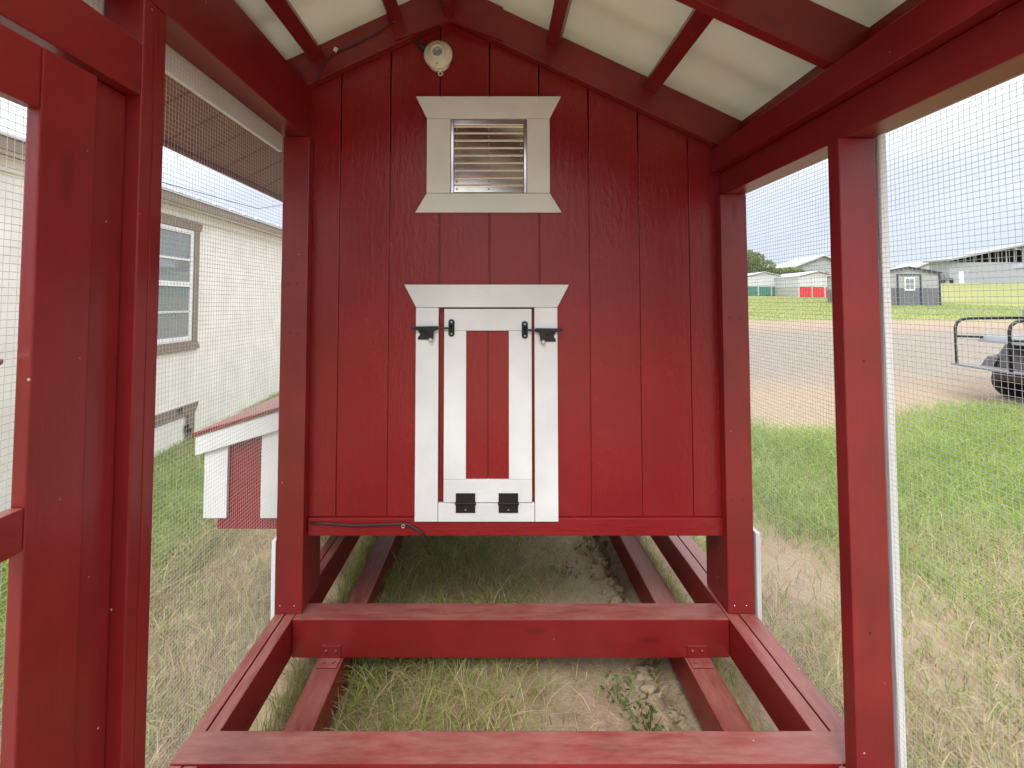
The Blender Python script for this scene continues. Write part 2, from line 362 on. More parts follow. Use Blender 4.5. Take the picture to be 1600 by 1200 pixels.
# --- plates, rafters, purlins
board('top_plate', XL, -.750, YB, 1.942, 2.136, 2.345, 'y', RB, coop)
board('top_plate', .905, .985, YB, 1.942, 1.906, 2.000, 'y', RB, coop)
board('top_plate', .868, .955, YB, 1.942, 2.0015, 2.092, 'y', RB, coop)
for yy in (1.904, 1.245, YR, YB):
    for s, xe in ((1, .985), (-1, -.836)):
        ax = -.184; p0 = (ax, yy + .018, 2.757); p1 = (xe, yy + .018, roofz(xe) - .006)
        beam('rafter', p0, p1, .036, .128, RB, coop, (0, 0, 1), .002)
board('ridge_board', -.202, -.166, YB + .05, 1.90, 2.61, 2.757, 'y', RB, coop)
hp = prism('gusset', [(-.40, 2.52), (-.184, 2.60), (.03, 2.52), (.03, 2.655), (-.184, 2.757), (-.40, 2.655)], 1.893, 1.9015, RB, coop, 'xz')
for xa, xb in ((.222, .272), (.604, .662), (-.758, -.702), (-.44, -.39)):
    xm = (xa + xb) / 2; nrm = Vector((.48 if xm > -.184 else -.48, 0, 1)).normalized()
    for ya, yb_ in ((1.283, 1.902), (YR + .038, 1.243)):
        p0 = Vector((xm, ya, roofz(xm) - .006)); p1 = Vector((xm, yb_, roofz(xm) - .006))
        beam('purlin', p0, p1, xb - xa, .05, RB, coop, tuple(nrm), .002)
board('eave_block', .974, .9895, YB, 1.942, 2.001, 2.196, 'y', RB, coop)
# --- roof
roof = mesh_obj('roof', box_bm(.12, YE - YR + .3, .02, .004), 'roof_metal', coop, Matrix.Translation((-.184, (YR + YE) / 2, 2.81)))
for s, xe, xo in ((1, .992, 1.175), (-1, -.842, -1.315)):
    ax = -.184; sl = -.48 * s
    def strip(name, xa, xb, dz, th, mat, y0, y1):
        za = 2.763 - .48 * abs(xa + .184) + dz; zb = 2.763 - .48 * abs(xb + .184) + dz
        prism(name, [(xa, za), (xb, zb), (xb, zb + th), (xa, za + th)], y0, y1, mat, roof, 'xz')
    strip('translucent_sheet', ax + s * .002, xe + s * .1, .001, .008, 'roof_sheet', YR - .1, 1.948)
    strip('roof_liner', ax + s * .002, xe + s * .1, .001, .012, 'liner_cream', 1.95, YE + .1)
    strip('metal_sheet', ax + s * .004, xo + s * .03, .03, .006, 'roof_metal', 1.95, YE + .1)
    strip('metal_sheet', xe + s * .1, xo + s * .03, .03, .006, 'roof_metal', YR - .1, 1.948)
    for k in range(14):
        yk = YR - .08 + k * .23
        xa, xb = ax + s * .05, xo + s * .03
        beam('roof_rib', (xa, yk, roofz(xa) + .052), (xb, yk, roofz(xb) + .052), .03, .018, 'roof_metal' if yk > 1.95 else 'roof_sheet', roof, (0, 0, 1), .003)
# left overhang soffit (grooved planks) and fascias
sof = board('fascia', -1.327, -1.308, YR - .1, YE + .1, 2.10, 2.235, 'y', 'soffit_brown', coop)
yk = YR - .09
while yk < YE + .05:
    beam('soffit_plank', (-.848, yk + .0975, 2.365), (-1.3065, yk + .0975, 2.135), .187, .012, 'soffit_brown', sof, (0, 0, 1), .002)
    yk += .2
board('eave_board', -.8455, -.840, YB, YE, 2.345, 2.47, 'y', RB, sof)
sof2 = board('fascia', 1.166, 1.185, YR - .1, YE + .1, 1.990, 2.125, 'y', 'soffit_brown', coop)
yk = YR - .09
while yk < YE + .05:
    beam('soffit_plank', (1.001, yk + .0975, 2.145), (1.164, yk + .0975, 2.065), .194, .012, 'soffit_brown', sof2, (0, 0, 1), .002)
    yk += .2
board('eave_board', .991, .9965, YB, YE, 2.0, 2.09, 'y', 'soffit_brown', sof2)
# exterior white trim seen on edge outside the mesh
for x0, x1, y0, y1, z0, z1, ax_ in ((XL - .020, XL - .004, 1.905, 2.0, .10, .565, 'z'), (.9945, 1.012, 1.895, 1.99, .10, .60, 'z'),
        (.9945, 1.014, 1.246, 1.335, .10, 2.0, 'z'), (XL - .020, XL - .004, 1.02, 1.085, .10, 2.07, 'z'),
        (XL - .020, XL - .004, YB, 1.90, 2.072, 2.142, 'y')):
    board('white_trim_board', x0, x1, y0, y1, z0, z1, ax_, 'white_trim', coop)

# --- coop front wall: one plank between every two grooves
WY = 1.945
wall = board('front_wall', -.80, .965, WY + .0065, WY + .03, .575, 2.09, 'z', 'red_siding', coop, 0)
gro = [-.80] + [-.626 + .2006 * k for k in range(8)] + [.965]
for i in range(9):
    a, b_ = gro[i] + (.0022 if i else 0), gro[i + 1] - (.0022 if i < 8 else 0)
    def ztop(x): return roofz(x) - .01
    def plank(z0, ztops, nm='plank'):
        pts = [(a, z0), (b_, z0), (b_, ztops(b_)), (a, ztops(a))]
        if a < -.184 < b_ and ztops is ztop: pts.insert(3, (-.184, ztop(-.184)))
        # local X vertical: build in local frame so the grain runs upward
        mw = Matrix.Translation(((a + b_) / 2, WY, z0)) @ AX['z']; inv = mw.inverted()
        bm = bmesh.new()
        A = [bm.verts.new(inv @ Vector((x, WY, z))) for x, z in pts]; B = [bm.verts.new(inv @ Vector((x, WY + .013, z))) for x, z in pts]
        bm.faces.new(A); bm.faces.new(B[::-1]); n = len(pts)
        for k in range(n): bm.faces.new((A[k], B[k], B[(k + 1) % n], A[(k + 1) % n]))
        bmesh.ops.recalc_face_normals(bm, faces=bm.faces[:])
        bmesh.ops.bevel(bm, geom=bm.edges[:], offset=.0025, segments=2, profile=.6, affect='EDGES')
        return mesh_obj(nm, bm, 'red_siding', wall, mw)
    if i in (3, 4): plank(1.4615, ztop)          # above the hatch opening
    else: plank(.639, ztop)
board('bottom_trim', -.733, .905, WY - .012, WY + .012, .570, .6375, 'x', 'red_siding', wall)
# coop house body behind
board('side_wall', XL + .004, XL + .02, WY + .032, YE, .572, 2.40, 'y', 'red_siding', coop)
board('side_wall', .972, .988, WY + .032, YE, .572, 2.12, 'y', 'red_siding', coop)
prism('back_wall', [(XL + .022, .572), (.970, .572), (.970, roofz(.97) - .01), (-.184, 2.75), (XL + .022, roofz(XL + .022) - .01)], YE - .02, YE - .004, 'red_siding', coop, 'xz')
board('coop_floor', XL + .022, .970, WY + .032, YE - .022, .572, .592, 'x', 'pole_wood', coop)

# --- hatch (drop-down pop door) with trim, hinges and latches
TY = WY - .019
hatch = board('hatch', -.314, -.2245, TY, WY - .0005, .627, 1.4575, 'z', 'white_trim', coop, .002)
board('trim_board', .1545, .245, TY, WY - .0005, .627, 1.4575, 'z', 'white_trim', hatch, .002)
def hprism(nm, pts, y0, y1, mat, parent, bev=.002):
    xm = sum(p[0] for p in pts) / len(pts); zm = sum(p[1] for p in pts) / len(pts)
    return prism(nm, [(x - xm, z - zm) for x, z in pts], y0, y1, mat, parent, 'xz', bev, Matrix.Translation((xm, 0, zm)))
hprism('header_board', [(-.314, 1.459), (.245, 1.459), (.292, 1.549), (-.361, 1.549)], TY - .001, WY - .0005, 'white_trim', hatch)
board('bottom_board', -.2225, .1525, TY, WY - .0005, .627, .697, 'x', 'white_trim', hatch, .002)
door = board('hatch_door', -.196, .1425, WY - .004, WY + .008, .702, 1.452, 'z', 'red_siding', coop, .001)
for a, b_ in ((-.115, -.0325), (-.0265, .053)):
    board('plank', a, b_, WY - .010, WY - .0045, .788, 1.367, 'z', 'red_siding', door, .001)
board('stile', -.202, -.115, TY, WY - .0045, .789, 1.366, 'z', 'white_trim', door, .002)
board('stile', .053, .143, TY, WY - .0045, .789, 1.366, 'z', 'white_trim', door, .002)
board('rail', -.202, .143, TY, WY - .0045, 1.367, 1.4525, 'x', 'white_trim', door, .002)
board('rail', -.202, .143, TY, WY - .0045, .7005, .788, 'x', 'white_trim', door, .002)
for xc in (-.116, .0505):
    h = board('hinge', xc - .038, xc + .038, TY - .003, TY - .0002, .7015, .737, 'x', 'black_metal', door, .0008)
    board('hinge_leaf', xc - .038, xc + .038, TY - .003, TY - .0002, .662, .6965, 'x', 'black_metal', h, .0008)
    mesh_obj('hinge_pin', tube_bm([(xc - .041, TY - .005, .699), (xc + .041, TY - .005, .699)], .0048, 10), 'black_metal', h)
    for dx in (-.028, 0, .028):
        for z in (.724, .674):
            mesh_obj('screw', lathe_bm([(.0038, 0), (.003, .0015)], 8), 'steel' if (dx == 0 and z < .7) else 'black_metal', h, Matrix.Translation((xc + dx, TY - .003, z)) @ Matrix.Rotation(R(90), 4, 'X'))
def latch(s, x_trim, zc, xk):
    """gravity latch: body on the trim, bolt across the gap, keeper on the door (s=+1: bolt points right)"""
    y = TY - .001
    pts = [(-.055, .0), (-.05, .006), (.045, .008), (.05, .003), (.048, -.006), (.032, -.012), (.028, -.045), (.018, -.052), (.010, -.045), (.008, -.016), (-.01, -.008), (-.05, -.008)]
    body = hprism('latch', [(x_trim + s * u, zc + v) for u, v in pts], y - .016, y - .004, 'black_metal', hatch, .002)
    pl = [(-.030, -.006), (.012, -.006), (.012, -.046), (-.033, -.046), (-.033, -.036), (-.026, -.030), (-.026, -.020), (-.033, -.012)]
    hprism('latch_plate', [(x_trim + s * u, zc + v) for u, v in pl], y - .0035, y, 'black_metal', body, .0008)
    mesh_obj('latch_bolt', tube_bm([(x_trim - s * .062, y - .011, zc), (xk + s * .006, y - .011, zc)], .0042, 10), 'black_metal', body)
    mesh_obj('latch_pivot', lathe_bm([(.009, 0), (.009, .014), (.006, .017)], 14), 'steel', body, Matrix.Translation((x_trim + s * .018, y - .002, zc - .046)) @ Matrix.Rotation(R(90), 4, 'X'))
    kp = hprism('keeper', [(xk - .012, zc + .026), (xk - .006, zc + .034), (xk + .006, zc + .034), (xk + .012, zc + .026), (xk + .012, zc - .026), (xk + .006, zc - .034), (xk - .006, zc - .034), (xk - .012, zc - .026)], y - .003, y, 'black_metal', body, .0008)
    mesh_obj('keeper_loop', tube_bm([(xk, y - .002, zc + .013), (xk, y - .016, zc + .011), (xk, y - .02, zc), (xk, y - .016, zc - .011), (xk, y - .002, zc - .013)], .007, 8), 'black_metal', body)
    for dz in (.023, -.023):
        mesh_obj('screw', lathe_bm([(.004, 0), (.003, .0018)], 8), 'steel', body, Matrix.Translation((xk, y - .003, zc + dz)) @ Matrix.Rotation(R(90), 4, 'X'))
latch(1, -.272, 1.378, -.173); latch(-1, .205, 1.370, .116)
# --- gable vent with flared trim and bright louvres
vent = hprism('vent', [(-.275, 2.217), (.218, 2.217), (.265, 2.308), (-.320, 2.308)], TY, WY - .0005, 'white_trim', coop)
hprism('trim_board', [(-.275, 1.9155), (-.180, 1.9155), (-.180, 2.2155), (-.275, 2.2155)], TY, WY - .0005, 'white_trim', vent)
hprism('trim_board', [(.127, 1.9155), (.218, 1.9155), (.218, 2.2155), (.127, 2.2155)], TY, WY - .0005, 'white_trim', vent)
hprism('trim_board', [(-.320, 1.837), (.265, 1.837), (.218, 1.914), (-.275, 1.914)], TY, WY - .0005, 'white_trim', vent)
board('louvre_frame', -.178, -.168, WY - .014, WY - .001, 1.917, 2.214, 'z', 'louvre_metal', vent, .001)
board('louvre_frame', .115, .125, WY - .014, WY - .001, 1.917, 2.214, 'z', 'louvre_metal', vent, .001)
board('louvre_frame', -.167, .114, WY - .014, WY - .001, 2.193, 2.214, 'x', 'louvre_metal', vent, .001)
for k in range(9):
    z1 = 2.191 - k * .0305
    bm = bmesh.new(); q = [(-.1665, WY - .003, z1), (.1135, WY - .003, z1), (.1135, WY - .0065, z1 - .025), (-.1665, WY - .0065, z1 - .025), (.1135, WY - .0095, z1 - .0280), (-.1665, WY - .0095, z1 - .0280), (.1135, WY - .003, z1 - .0306), (-.1665, WY - .003, z1 - .0306)]
    vv = [bm.verts.new(p) for p in q]; bm.faces.new((vv[0], vv[1], vv[2], vv[3])); bm.faces.new((vv[3], vv[2], vv[4], vv[5])); bm.faces.new((vv[5], vv[4], vv[6], vv[7]))
    bmesh.ops.recalc_face_normals(bm, faces=bm.faces[:])
    sl = mesh_obj('slat', bm, 'louvre_metal', vent)
    for x in (-.155, -.027, .102):
        mesh_obj('rivet', lathe_bm([(.0035, 0), (.0025, .0018)], 8), 'steel', sl, Matrix.Translation((x, WY - .0080, z1 - .013)) @ Matrix.Rotation(R(105), 4, 'X')) if False else None
    for x in (-.155, -.027, .102):
        mesh_obj('rivet', lathe_bm([(.0035, 0), (.0025, .0018)], 8), 'steel', vent, Matrix.Translation((x, WY - .0075, z1 - .013)) @ Matrix.Rotation(R(75), 4, 'X'))
# --- nest box on the left flank
nb = prism('nest_box', [(-1.245, .465), (-.845, .465), (-.845, .99), (-1.245, .865)], 2.222, 3.45, 'red_siding', coop, 'xz')
for a, b_, t0 in ((-1.300, -1.195, .845), (-1.045, -.945, .925)):
    hprism('trim_board', [(a, .52), (b_, .52), (b_, t0 + .03), (a, t0)], 2.203, 2.2205, 'white_trim', nb)
hprism('trim_board', [(-1.330, .800), (-.850, .945), (-.850, 1.028), (-1.330, .882)], 2.184, 2.2015, 'white_trim', nb)
board('trim_board', -1.262, -1.247, 2.222, 3.45, .52, .80, 'y', 'white_trim', nb)
prism('nest_roof', [(-1.345, .882), (-.846, 1.034), (-.846, 1.050), (-1.345, .898)], 2.175, 3.50, 'soffit_brown' if False else RB, nb, 'xz', .003)
# --- side door of the run (open mesh door by the viewer's left)
sdoor = board('side_door', -.776, -.752, .792, .904, .34, 1.905, 'z', RB, coop)
board('stile', -.776, -.752, -.10, .0, .34, 1.905, 'z', RB, sdoor)
for za, zb in ((1.083, 1.152), (1.80, 1.904), (.341, .44)):
    board('rail', -.776, -.752, .0015, .7905, za, zb, 'y', RB, sdoor)
board('door_jamb', XL, -.782, .907, 1.0135, ZB + .002, 1.9165, 'z', RB, coop)
board('door_jamb', XL, -.782, YB + .042, -.102, ZB + .002, 1.9165, 'z', RB, coop)
board('door_header', XL, -.752, -.11, 1.0135, 1.918, 2.03, 'y', RB, coop)
mesh_obj('door_bolt', tube_bm([(-.79, .66, 1.385), (-.79, .78, 1.385)], .006, 8), 'steel', sdoor)

# --- wire mesh panels
def wire_panel(name, x, y0, y1, z0, z1, parent, pitch=.0127, r=.0005):
    segs = []
    def wob(): return rng.normal(0, .0007)
    ys = np.arange(y0, y1 + 1e-6, pitch); zs = np.arange(z0, z1 + 1e-6, pitch)
    ph1, ph2 = rng.uniform(0, 6, 2)
    def bulge(y, z): return .006 * math.sin(4.1 * y + ph1) * math.sin(3.3 * z + ph2)
    for yv in ys:
        zz = np.linspace(z0, z1, 9); pp = [(x + .0005 + bulge(yv, q), yv + wob(), q) for q in zz]; segs += list(zip(pp, pp[1:]))
    for zv in zs:
        q = np.linspace(y0, y1, 7); pp = [(x - .0005 + bulge(k, zv), k, zv + wob() * .8) for k in q]; segs += list(zip(pp, pp[1:]))
    A = np.array([s[0] for s in segs]); B = np.array([s[1] for s in segs]); D = B - A; D /= np.linalg.norm(D, axis=1)[:, None]
    U = np.cross(D, np.array([1., 0, 0])); U /= np.linalg.norm(U, axis=1)[:, None]; W = np.cross(D, U)
    ring = [U, W, -U, -W]; n = len(A)
    V = np.concatenate([A + q * r for q in ring] + [B + q * r for q in ring]); i = np.arange(n)
    Fq = np.concatenate([np.stack([i + k * n, i + ((k + 1) % 4) * n, i + (4 + (k + 1) % 4) * n, i + (4 + k) * n], -1) for k in range(4)])
    o = np_mesh(name, V, Fq, 'galvanised', parent); o['kind'] = 'stuff'; return o
wire_panel('wire_mesh', XL - .0025, 1.02, 1.96, .17, 2.15, coop)
wire_panel('wire_mesh', XL - .0025, -.15, 1.02, 2.03, 2.15, coop)
wire_panel('wire_mesh', -.779, -.09, .90, .36, 1.89, sdoor)
wire_panel('wire_mesh', .9925, YB, 1.245, .17, 1.95, coop)
wire_panel('wire_mesh', .9925, 1.245, 1.96, .17, 1.95, coop)

# screws and nail holes on posts
def dots(lst, mat='dark_gap'):
    for x, y, z in lst:
        mesh_obj('nail', lathe_bm([(.0028, 0), (.002, .0008)], 8), mat, coop, Matrix.Translation((x, y, z)) @ Matrix.Rotation(R(90), 4, 'X'))
dots([(-.81, 1.8995, 1.55), (-.775, 1.8995, 1.552), (-.80, 1.8995, 1.36), (-.77, 1.8995, 1.358), (.915, 1.8995, 1.42), (.955, 1.8995, 1.415), (.91, 1.8995, .72), (.95, 1.8995, .722), (.935, 1.2415, 1.33), (.93, 1.2415, .66)])
dots([(-.82, 1.8995, .325), (-.765, 1.8995, .325), (.91, 1.8995, .325), (.955, 1.8995, .325)], 'steel')

# ================================================================== LAMP HOLDER AND CABLES
lamp = thing('lamp_holder', 'round cream ceramic lamp holder screwed high on the red gable wall', 'lamp holder', (-.23, WY, 2.474))
lm = Matrix.Translation((-.23, WY - .0005, 2.474)) @ Matrix.Rotation(R(90), 4, 'X')
mesh_obj('back_box', lathe_bm([(.045, 0), (.045, .02)], 32), 'lamp_white', lamp, lm @ Matrix.Translation((.002, -.016, 0)), True)
mesh_obj('base', lathe_bm([(.050, .018), (.057, .020), (.058, .028), (.054, .034), (.040, .042), (.030, .052), (.027, .060), (.024, .062), (.020, .060), (.019, .045)], 40), 'lamp_white', lamp, lm, True)
mesh_obj('socket', lathe_bm([(.017, .044), (.017, .056), (.012, .056), (.011, .050), (.004, .050), (.003, .053)], 24), 'steel', lamp, lm)
for s in (1, -1): mesh_obj('screw', lathe_bm([(.005, 0), (.004, .002)], 10), 'steel', lamp, lm @ Matrix.Translation((.002 * s, .041 * s, .0415)))
ey = bmesh.new(); tube_bm([(0.008 + .008 * math.cos(q), -.072 + .008 * math.sin(q), .016) for q in np.linspace(0, 2 * math.pi, 13)], .0028, 6, ey)
tube_bm([(.006, -.045, .016), (.008, -.066, .016)], .006, 8, ey)
mesh_obj('pull_eyelet', ey, 'lamp_white', lamp, lm, True)
mesh_obj('cable_gland', tube_bm([(-.275, WY - .014, 2.500), (-.308, WY - .014, 2.522)], .012, 10), 'cable_black', lamp)
cab = [(-.308, WY - .012, 2.522), (-.36, WY - .03, 2.57), (-.405, 1.899, 2.600), (-.47, 1.897, 2.555), (-.56, 1.897, 2.507), (-.635, 1.897, 2.475), (-.68, 1.897, 2.44), (-.70, 1.897, 2.39), (-.712, 1.90, 2.345)]
c1 = thing('lamp_cable', 'black cable clipped along the left gable rafter towards the lamp holder', 'cable', (-.5, 1.9, 2.4))
mesh_obj('cord', tube_bm(cab, .003, 8), 'cable_black', c1, None, True)
for x, z in ((-.405, 2.606), (-.635, 2.482)):
    mesh_obj('clip', box_bm(.014, .012, .018, .003), 'lamp_white', c1, Matrix.Translation((x, 1.894, z)) @ Matrix.Rotation(.5, 4, 'Y'))
c2 = thing('wall_cable', 'thin dark cable stapled along the red bottom trim below the siding', 'cable', (-.5, 1.92, .6))
yb = WY - .018
pts = [atY(485, 818, yb), atY(510, 818, yb), atY(550, 821, yb), atY(590, 820, yb), atY(630, 818, yb), atY(640, 820, yb), atY(655, 830, yb), atY(664, 837, yb)]
mesh_obj('cord', tube_bm(pts, .0042, 8), 'cable_black', c2, None, True)
mesh_obj('staple', tube_bm([atY(630, 822, yb) + Vector((.006 * math.cos(q), -.002, .006 * math.sin(q))) for q in np.linspace(0, 6, 9)], .0015, 6), 'steel', c2)

# ================================================================== HOUSE ON THE LEFT
hx = -3.2
house = thing('portable_house', 'cream sided portable house with taupe trim beyond the left mesh', 'house', (hx - 1.8, 5, 0))
board('wall', hx - .1, hx, 1.4, 9.5, -.15, 2.46, 'y', 'cream_siding', house, .002)
board('end_wall', hx - 3.6, hx - .1, 9.4, 9.5, -.15, 2.46, 'x', 'cream_siding', house, 0)
board('end_wall', hx - 3.6, hx - .1, 1.4, 1.5, -.15, 2.46, 'x', 'cream_siding', house, 0)
board('frieze', hx + .001, hx + .02, 1.4, 9.5, 2.33, 2.43, 'y', 'cream_siding', house)
hr = prism('roof', [(hx + .16, 2.535), (hx - 1.9, 3.1), (hx - 3.9, 2.55), (hx - 3.9, 2.52), (hx - 1.9, 3.07), (hx + .16, 2.512)], 1.2, 9.7, 'roof_metal', house, 'xz')
board('fascia', hx + .13, hx + .15, 1.2, 9.7, 2.43, 2.511, 'y', 'taupe_trim', house)
board('soffit', hx + .002, hx + .13, 1.2, 9.7, 2.436, 2.446, 'y', 'cream_siding', house)
for k in range(28):
    yk = 1.3 + k * .305
    prism('roof_rib', [(yk - .03, 0), (yk - .012, .025), (yk + .012, .025), (yk + .03, 0)], 0, 2.1, 'roof_metal', hr, 'yz', 0, Matrix.Translation((hx + .165, 0, 2.537)) @ Matrix.Rotation(R(180) - .2667, 4, 'Y') @ Matrix.Scale(-1, 4, (0, 0, 1)))
win = board('window', hx + .002, hx + .022, 4.15, 5.215, 2.235, 2.315, 'y', 'taupe_trim', house)
def yprism(nm, pts, x0, x1, mat, par): return prism(nm, pts, x0, x1, mat, par, 'yz', .002)
yprism('casing', [(4.12, 2.315), (5.245, 2.315), (5.215, 2.232), (4.15, 2.232)], hx + .023, hx + .032, 'taupe_trim', win)
yprism('casing', [(5.115, 1.075), (5.2, 1.075), (5.2, 2.231), (5.115, 2.231)], hx + .002, hx + .03, 'taupe_trim', win)
yprism('casing', [(4.165, 1.075), (4.25, 1.075), (4.25, 2.231), (4.165, 2.231)], hx + .002, hx + .03, 'taupe_trim', win)
yprism('sill_trim', [(4.12, .985), (5.245, .985), (5.2, 1.073), (4.165, 1.073)], hx + .002, hx + .032, 'taupe_trim', win)
for (ya, yb_, za, zb) in ((5.06, 5.114, 1.076, 2.23), (4.251, 4.305, 1.076, 2.23), (4.306, 5.059, 2.18, 2.23), (4.306, 5.059, 1.076, 1.125), (4.306, 5.059, 1.635, 1.685)):
    board('sash', hx + .002, hx + .022, ya, yb_, za, zb, 'y' if yb_ - ya > .2 else 'z', 'vinyl_white', win, .003)
for z in (1.915, 1.38): board('muntin', hx + .010, hx + .016, 4.306, 5.059, z - .01, z + .01, 'y', 'vinyl_white', win, .001)
for za, zb in ((1.126, 1.634), (1.686, 2.179)): board('pane', hx + .003, hx + .008, 4.306, 5.059, za, zb, 'y', 'glass', win, 0)
hat = board('crawl_hatch', hx + .004, hx + .014, 4.30, 5.02, .03, .30, 'y', 'cream_siding', house, .002)
yprism('casing', [(4.0, .42), (5.26, .42), (5.20, .315), (4.06, .315)], hx + .002, hx + .028, 'taupe_trim', hat)
yprism('casing', [(5.08, -.05), (5.19, -.05), (5.19, .314), (5.08, .314)], hx + .002, hx + .026, 'taupe_trim', hat)
yprism('casing', [(4.0, -.05), (5.075, -.05), (5.075, .028), (4.0, .028)], hx + .002, hx + .026, 'taupe_trim', hat)
for y, z in ((4.90, .36), (5.02, .17), (5.06, .12)): board('hinge', hx + .029, hx + .034, y, y + .07, z, z + .05, 'y', 'black_metal', hat, .001)

# overhead cable and its pole (pole stands behind the coop)
pole = thing('utility_pole', 'wooden utility pole standing behind the coop', 'pole', (-1.5, 26, terrain(-1.5, 26)))
mesh_obj('shaft', tube_bm([(-1.5, 26, .5), (-1.5, 26, 8.6)], [.15, .11], 12), 'pole_wood', pole)
board('crossarm', -2.4, -.6, 25.9, 26.0, 8.1, 8.22, 'x', 'pole_wood', pole)
ca = atY(269, 289, 14); cb_ = atY(348, 311, 17.2); dv = (cb_ - ca)
pa = ca - dv * 3; pb = Vector((-1.5, 26, 8.2)); ptsc = []
for q in np.linspace(0, 1, 24):
    p = pa.lerp(cb_ + dv * 1.0, q); ptsc.append(p)
ptsc.append(pb)
tag(mesh_obj('overhead_cable', tube_bm(ptsc, .012, 6), 'cable_black', None), 'thin dark overhead cable crossing the sky above the house roof', 'cable')

# ================================================================== RIGHT-HAND FIELD: SHEDS, BARN, CART, TREES
def gable_shed(nm, label, X0, X1, Yf, depth, eave, apex, build, roofmat='shed_white', group=None):
    xm = (X0 + X1) / 2; z0 = terrain(xm, Yf)
    s = thing(nm, label, 'shed', (xm, Yf + depth / 2, z0), 0, group)
    build(s, X0, X1, Yf, depth, z0, eave, apex)
    ov = .12; sl = (apex - eave) / ((X1 - X0) / 2)
    for sg in (1, -1):
        xe = X1 + ov if sg > 0 else X0 - ov; ze = z0 + eave - sl * ov
        prism('roof_slope', [(xm + sg * .005, z0 + apex + .01), (xe, ze + .01), (xe, ze + .06), (xm + sg * .005, z0 + apex + .06)], Yf - .15, Yf + depth + .15, roofmat, s, 'xz')
    return s
def panel_shed(lowmat, sidemat='tan_metal'):
    def build(s, X0, X1, Yf, d, z0, eave, apex):
        xm = (X0 + X1) / 2; zh = z0 + 1.05
        n = 3; bw = (X1 - X0) / n
        for k in range(n):
            a, b_ = X0 + k * bw + .05, X0 + (k + 1) * bw - .05
            board('lower_panel', a, b_, Yf + .02, Yf + .05, z0 + .05, zh, 'x', lowmat, s, 0)
            board('upper_panel', a, b_, Yf + .02, Yf + .05, zh + .03, z0 + eave - .02, 'x', 'shed_white', s, 0)
            for q in range(1, 6): board('rib', a + q * (b_ - a) / 6 - .02, a + q * (b_ - a) / 6 + .02, Yf, Yf + .018, z0 + .06, zh - .02, 'z', lowmat, s, 0)
        for k in range(n + 1): board('frame_post', X0 + k * bw - .05, X0 + k * bw + .05, Yf - .03, Yf + .07, z0 - .1, z0 + eave, 'z', 'shed_white', s, 0)
        prism('gable', [(X0 + .06, z0 + eave - .015), (X1 - .06, z0 + eave - .015), (xm, z0 + apex - .02)], Yf + .01, Yf + .05, 'tan_metal', s, 'xz')
        for xs in (X0, X1):
            board('side_panel', xs - .04, xs + .04, Yf + .08, Yf + d, z0 - .05, zh, 'y', sidemat, s, 0); board('side_panel', xs - .04, xs + .04, Yf + .08, Yf + d, zh + .02, z0 + eave - .02, 'y', 'shed_white', s, 0)
        board('back_panel', X0 + .05, X1 - .05, Yf + d - .05, Yf + d - .01, z0, z0 + eave, 'x', 'shed_white', s, 0)
    return build
gable_shed('storage_shed', 'small white gabled shed with dark green lower panels on the far lawn', 28.4, 32.85, 55.3, 6, 2.2, 2.72, panel_shed('green_metal', 'green_metal'), 'shed_white', 'display sheds on the lawn')
gable_shed('storage_shed', 'small white gabled shed with bright red lower panels on the far lawn', 31.85, 35.9, 51, 6, 2.2, 2.72, panel_shed('red_metal', 'tan_metal'), 'shed_white', 'display sheds on the lawn')
def dark_shed(s, X0, X1, Yf, d, z0, eave, apex):
    xm = (X0 + X1) / 2; zh = z0 + 1.2
    board('lower_wall', X0, X1, Yf, Yf + .06, z0, zh, 'x', 'grey_metal', s, 0); board('upper_wall', X0, X1, Yf + .003, Yf + .06, zh + .003, z0 + eave, 'x', 'shed_grey', s, 0)
    prism('gable', [(X0, z0 + eave + .004), (X1, z0 + eave + .004), (xm, z0 + apex)], Yf + .003, Yf + .06, 'shed_grey', s, 'xz')
    for xs in (X0 - .04, X1 - .04): board('corner_trim', xs, xs + .11, Yf - .03, Yf - .002, z0, z0 + eave, 'z', 'navy_trim', s, 0)
    dx0, dx1 = xm - .72, xm + .86
    for xs in (dx0, dx1): board('door_trim', xs - .05, xs + .05, Yf - .03, Yf - .002, z0, z0 + 2.16, 'z', 'navy_trim', s, 0)
    board('door_trim', dx0 + .05, dx1 - .05, Yf - .03, Yf - .002, z0 + 2.08, z0 + 2.16, 'x', 'navy_trim', s, 0)
    w_ = board('window', xm - .25, xm + .45, Yf - .04, Yf - .002, z0 + 1.03, z0 + 1.93, 'x', 'vinyl_white', s, 0)
    for i in range(2):
        for j in range(2): board('pane', xm - .17 + i * .29, xm + .08 + i * .29, Yf - .05, Yf - .041, z0 + 1.12 + j * .38, z0 + 1.46 + j * .38, 'x', 'glass', w_, 0)
    for xs in (X0, X1 - .06):
        board('side_wall', xs, xs + .06, Yf + .061, Yf + d, z0, zh, 'y', 'grey_metal', s, 0); board('side_wall', xs, xs + .06, Yf + .061, Yf + d, zh + .003, z0 + eave, 'y', 'shed_grey', s, 0)
    for sg in (1, -1): beam('rake_trim', (xm, Yf - .16, z0 + apex + .075), ((X1 + .13) if sg > 0 else (X0 - .13), Yf - .16, z0 + eave + .03), .03, .10, 'navy_trim', s, (0, 0, 1), 0)
    board('skid', X0, X1, Yf + .1, Yf + .2, z0 - .12, z0 - .004, 'x', 'pole_wood', s, 0)
gable_shed('storage_shed', 'light grey and charcoal storage shed with navy trim and white window on the lawn', 26.2, 30.5, 33.4, 5, 2.25, 2.62, dark_shed, 'barn_roof', 'display sheds on the lawn')
